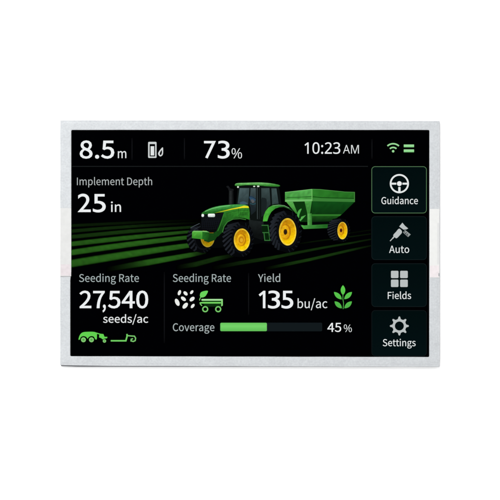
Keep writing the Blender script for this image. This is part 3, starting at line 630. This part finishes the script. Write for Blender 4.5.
for cx, cy, rx, ry in ((238.0, 187.0, .95, .95), (254.2, 186.4, 1.1, .65), (258.2, 186.3, 1.25, .8)):
    a = Art(62); a.shape(ell(cx, cy, rx, ry, 0, 16), (212, 226, 210)); a.build('work_light', cab)
# step ladder
a = Art(44)
a.shape([(262.2, 225), (268.2, 225), (270, 240.8), (264.6, 240.8), (264, 233), (261.8, 231)], (7, 34, 10))
for L in ([(261.6, 225.3), (268, 225.3), (269.0, 233), (270, 240.6)], [(262.4, 232.6), (269, 232.6)], [(264.4, 240.4), (270.2, 240.4)], [(264.0, 233), (264.8, 240.6)]):
    a.shape(stroke(L, .9), (52, 112, 54))
a.build('step', trac)
# wheels
w1 = tyre('wheel', trac, (203, 239.2, 11, 13.6), (197.4, 238.6, 10.6, 13.4), 30, 7, 'far front wheel partly hidden by the weight block')
rim(w1, 207.6, 237.6, 7.0, 9.6, (207, 237.6, 2.4, 3.2, (190, 130, 20), (210, 150, 30)), 36, .68)
w3 = tyre('wheel', trac, (287.6, 231.6, 14.2, 21.0), (282.4, 231.2, 13.2, 20.2), 64, 10, 'large rear wheel')
rim(w3, 287.6, 231.8, 8.7, 13.7, (285.4, 231.9, 1.9, 2.9, (66, 42, 14), (40, 28, 18)), 82)
w2 = tyre('wheel', trac, (241.4, 239.4, 12.4, 17.6), (234.6, 239.2, 12.2, 17.2), 64, 9, 'near front wheel')
rim(w2, 241.9, 239.8, 8.1, 11.3, (241.2, 239.8, 2.6, 3.4, (196, 128, 16), (226, 172, 40)), 82)
# rear fender over the wheel
a = Art(96)
fo = [(262.9, 221.4), (263.6, 216), (265.4, 211.4), (268.4, 207.6), (273, 205.2), (278.6, 204.6), (284.4, 205.3), (289.6, 207.8), (293.6, 211.6)]
fi = [(292.6, 211.4), (288.6, 208.9), (283.8, 207.0), (279.4, 207.2), (275.2, 208.6), (271.4, 211.8), (268.8, 216.2), (267.2, 221.2)]
a.shape(fo + fi, lambda x, y: mixc(mixc((74, 172, 58), (46, 122, 44), (x - 266) / 14), (26, 62, 30), (x - 280) / 12), grid=1.2)
a.shape(stroke([(272.4, 206.0), (278.6, 205.0), (284.2, 205.6), (289, 207.9)], .5), (118, 160, 116))
a.build('rear_fender', trac)

# ------------------------------------------------------------ grain cart picture
a = Art(14)
q = lambda *p: [(280 + x / 12.5, 180 + y / 12.5) for x, y in p]
a.shape([(286, 201.6), (312, 201), (312, 216), (310, 222), (300, 222), (296.4, 213.6)], (12, 52, 14))
a.shape([(312, 200.8), (354.8, 201.8), (341.4, 214.8), (312, 214.6)], lambda x, y: mixc((17, 78, 24), (12, 54, 16), (y - 201) / 13), grid=3)
a.shape([(312, 215.6), (340.2, 215.6), (332, 221.4), (312, 222)], lambda x, y: mixc((26, 82, 24), (10, 34, 12), (y - 216) / 7), grid=2)
a.shape([(312, 222), (330, 221.4), (328, 224.6), (312, 224.8)], (5, 10, 8))
a.shape([(312, 214.3), (341.6, 214.3), (340.0, 215.9), (312, 215.9)], (50, 122, 42))
a.shape([(285, 192.1), (312, 189.0), (312, 201.2), (285, 201.8)], lambda x, y: mixc((84, 168, 80), (66, 148, 60), (y - 190) / 11), grid=2.5)
a.shape([(312, 189.0), (320, 189.2), (345, 191.7), (354.9, 192.0), (354.9, 202.0), (312, 201.2)], lambda x, y: mixc((44, 122, 40), (36, 104, 32), (x - 312) / 40), grid=3)
a.shape([(312, 198.2), (354.9, 199.0), (354.9, 202), (312, 201.2)], (58, 126, 54))
a.shape([(285.2, 199.6), (312, 199.2), (312, 201.2), (285.2, 201.8)], (112, 186, 104))
a.shape(stroke([(287, 197.5), (300, 197.2), (312, 196.4)], .6), (28, 82, 28)); a.shape(stroke([(312, 196.6), (322, 197.6), (355, 198.4)], .6), (12, 56, 14))
a.shape(stroke([(285, 192.3), (312, 189.2)], .4), (128, 196, 118)); a.shape(stroke([(312, 189.2), (320, 189.4), (345, 191.9), (354.8, 192.2)], .4), (84, 150, 76))
a.shape([(311.6, 189.3), (312.4, 189.3), (312.4, 201), (311.6, 201)], (112, 186, 98))
a.shape([(354.0, 192.2), (354.9, 192.2), (354.9, 202), (354.0, 201.8)], (66, 130, 58))
a.shape([(286.2, 201.8), (293, 201.8), (297.6, 213.4), (296.2, 213.8)], lambda x, y: mixc((86, 164, 76), (50, 122, 44), (y - 202) / 12), grid=2)
a.shape([(304.6, 201.4), (311.8, 201.3), (309.9, 213.8), (307.4, 213.8)], lambda x, y: mixc((72, 152, 66), (58, 130, 52), (y - 202) / 12), grid=2)
a.shape([(307.4, 213.4), (311.8, 213.4), (312, 225.4), (307.6, 225.4)], lambda x, y: mixc((92, 168, 84), (48, 118, 44), (x - 308) / 4), grid=1.5)
cart = a.build('grain_cart_picture', root, 'picture of a green grain cart behind the tractor')
a = Art(50)
a.shape([(300.3, 224.8), (304, 225.4), (328.6, 224.2), (328.2, 228.0), (303.6, 229.0)], lambda x, y: mixc((74, 160, 70), (36, 104, 36), (x - 302) / 22), grid=2)
a.build('drawbar', cart)
a = Art(50)
a.shape(smooth([(299.0, 210.0), (301.6, 208.6), (300.6, 211.4), (299.4, 214.6), (298.8, 218.0), (297.4, 217.4), (297.4, 213.2)], 3), (78, 168, 74))
a.shape([(301.2, 216.8), (306.0, 215.0), (303.4, 218.0), (300.4, 221.2), (299.0, 219.6), (300.6, 219.0)], (84, 172, 78))
a.build('crank_arm', cart)
w4 = tyre('wheel', cart, (342.4, 230.4, 7.9, 11.7), (336.0, 229.6, 8.8, 11.2), 64, 10, 'cart wheel')
rim(w4, 342.4, 230.6, 5.0, 8.7, (341.0, 230.4, 1.3, 1.9, (96, 36, 16), (70, 22, 14)), 82)
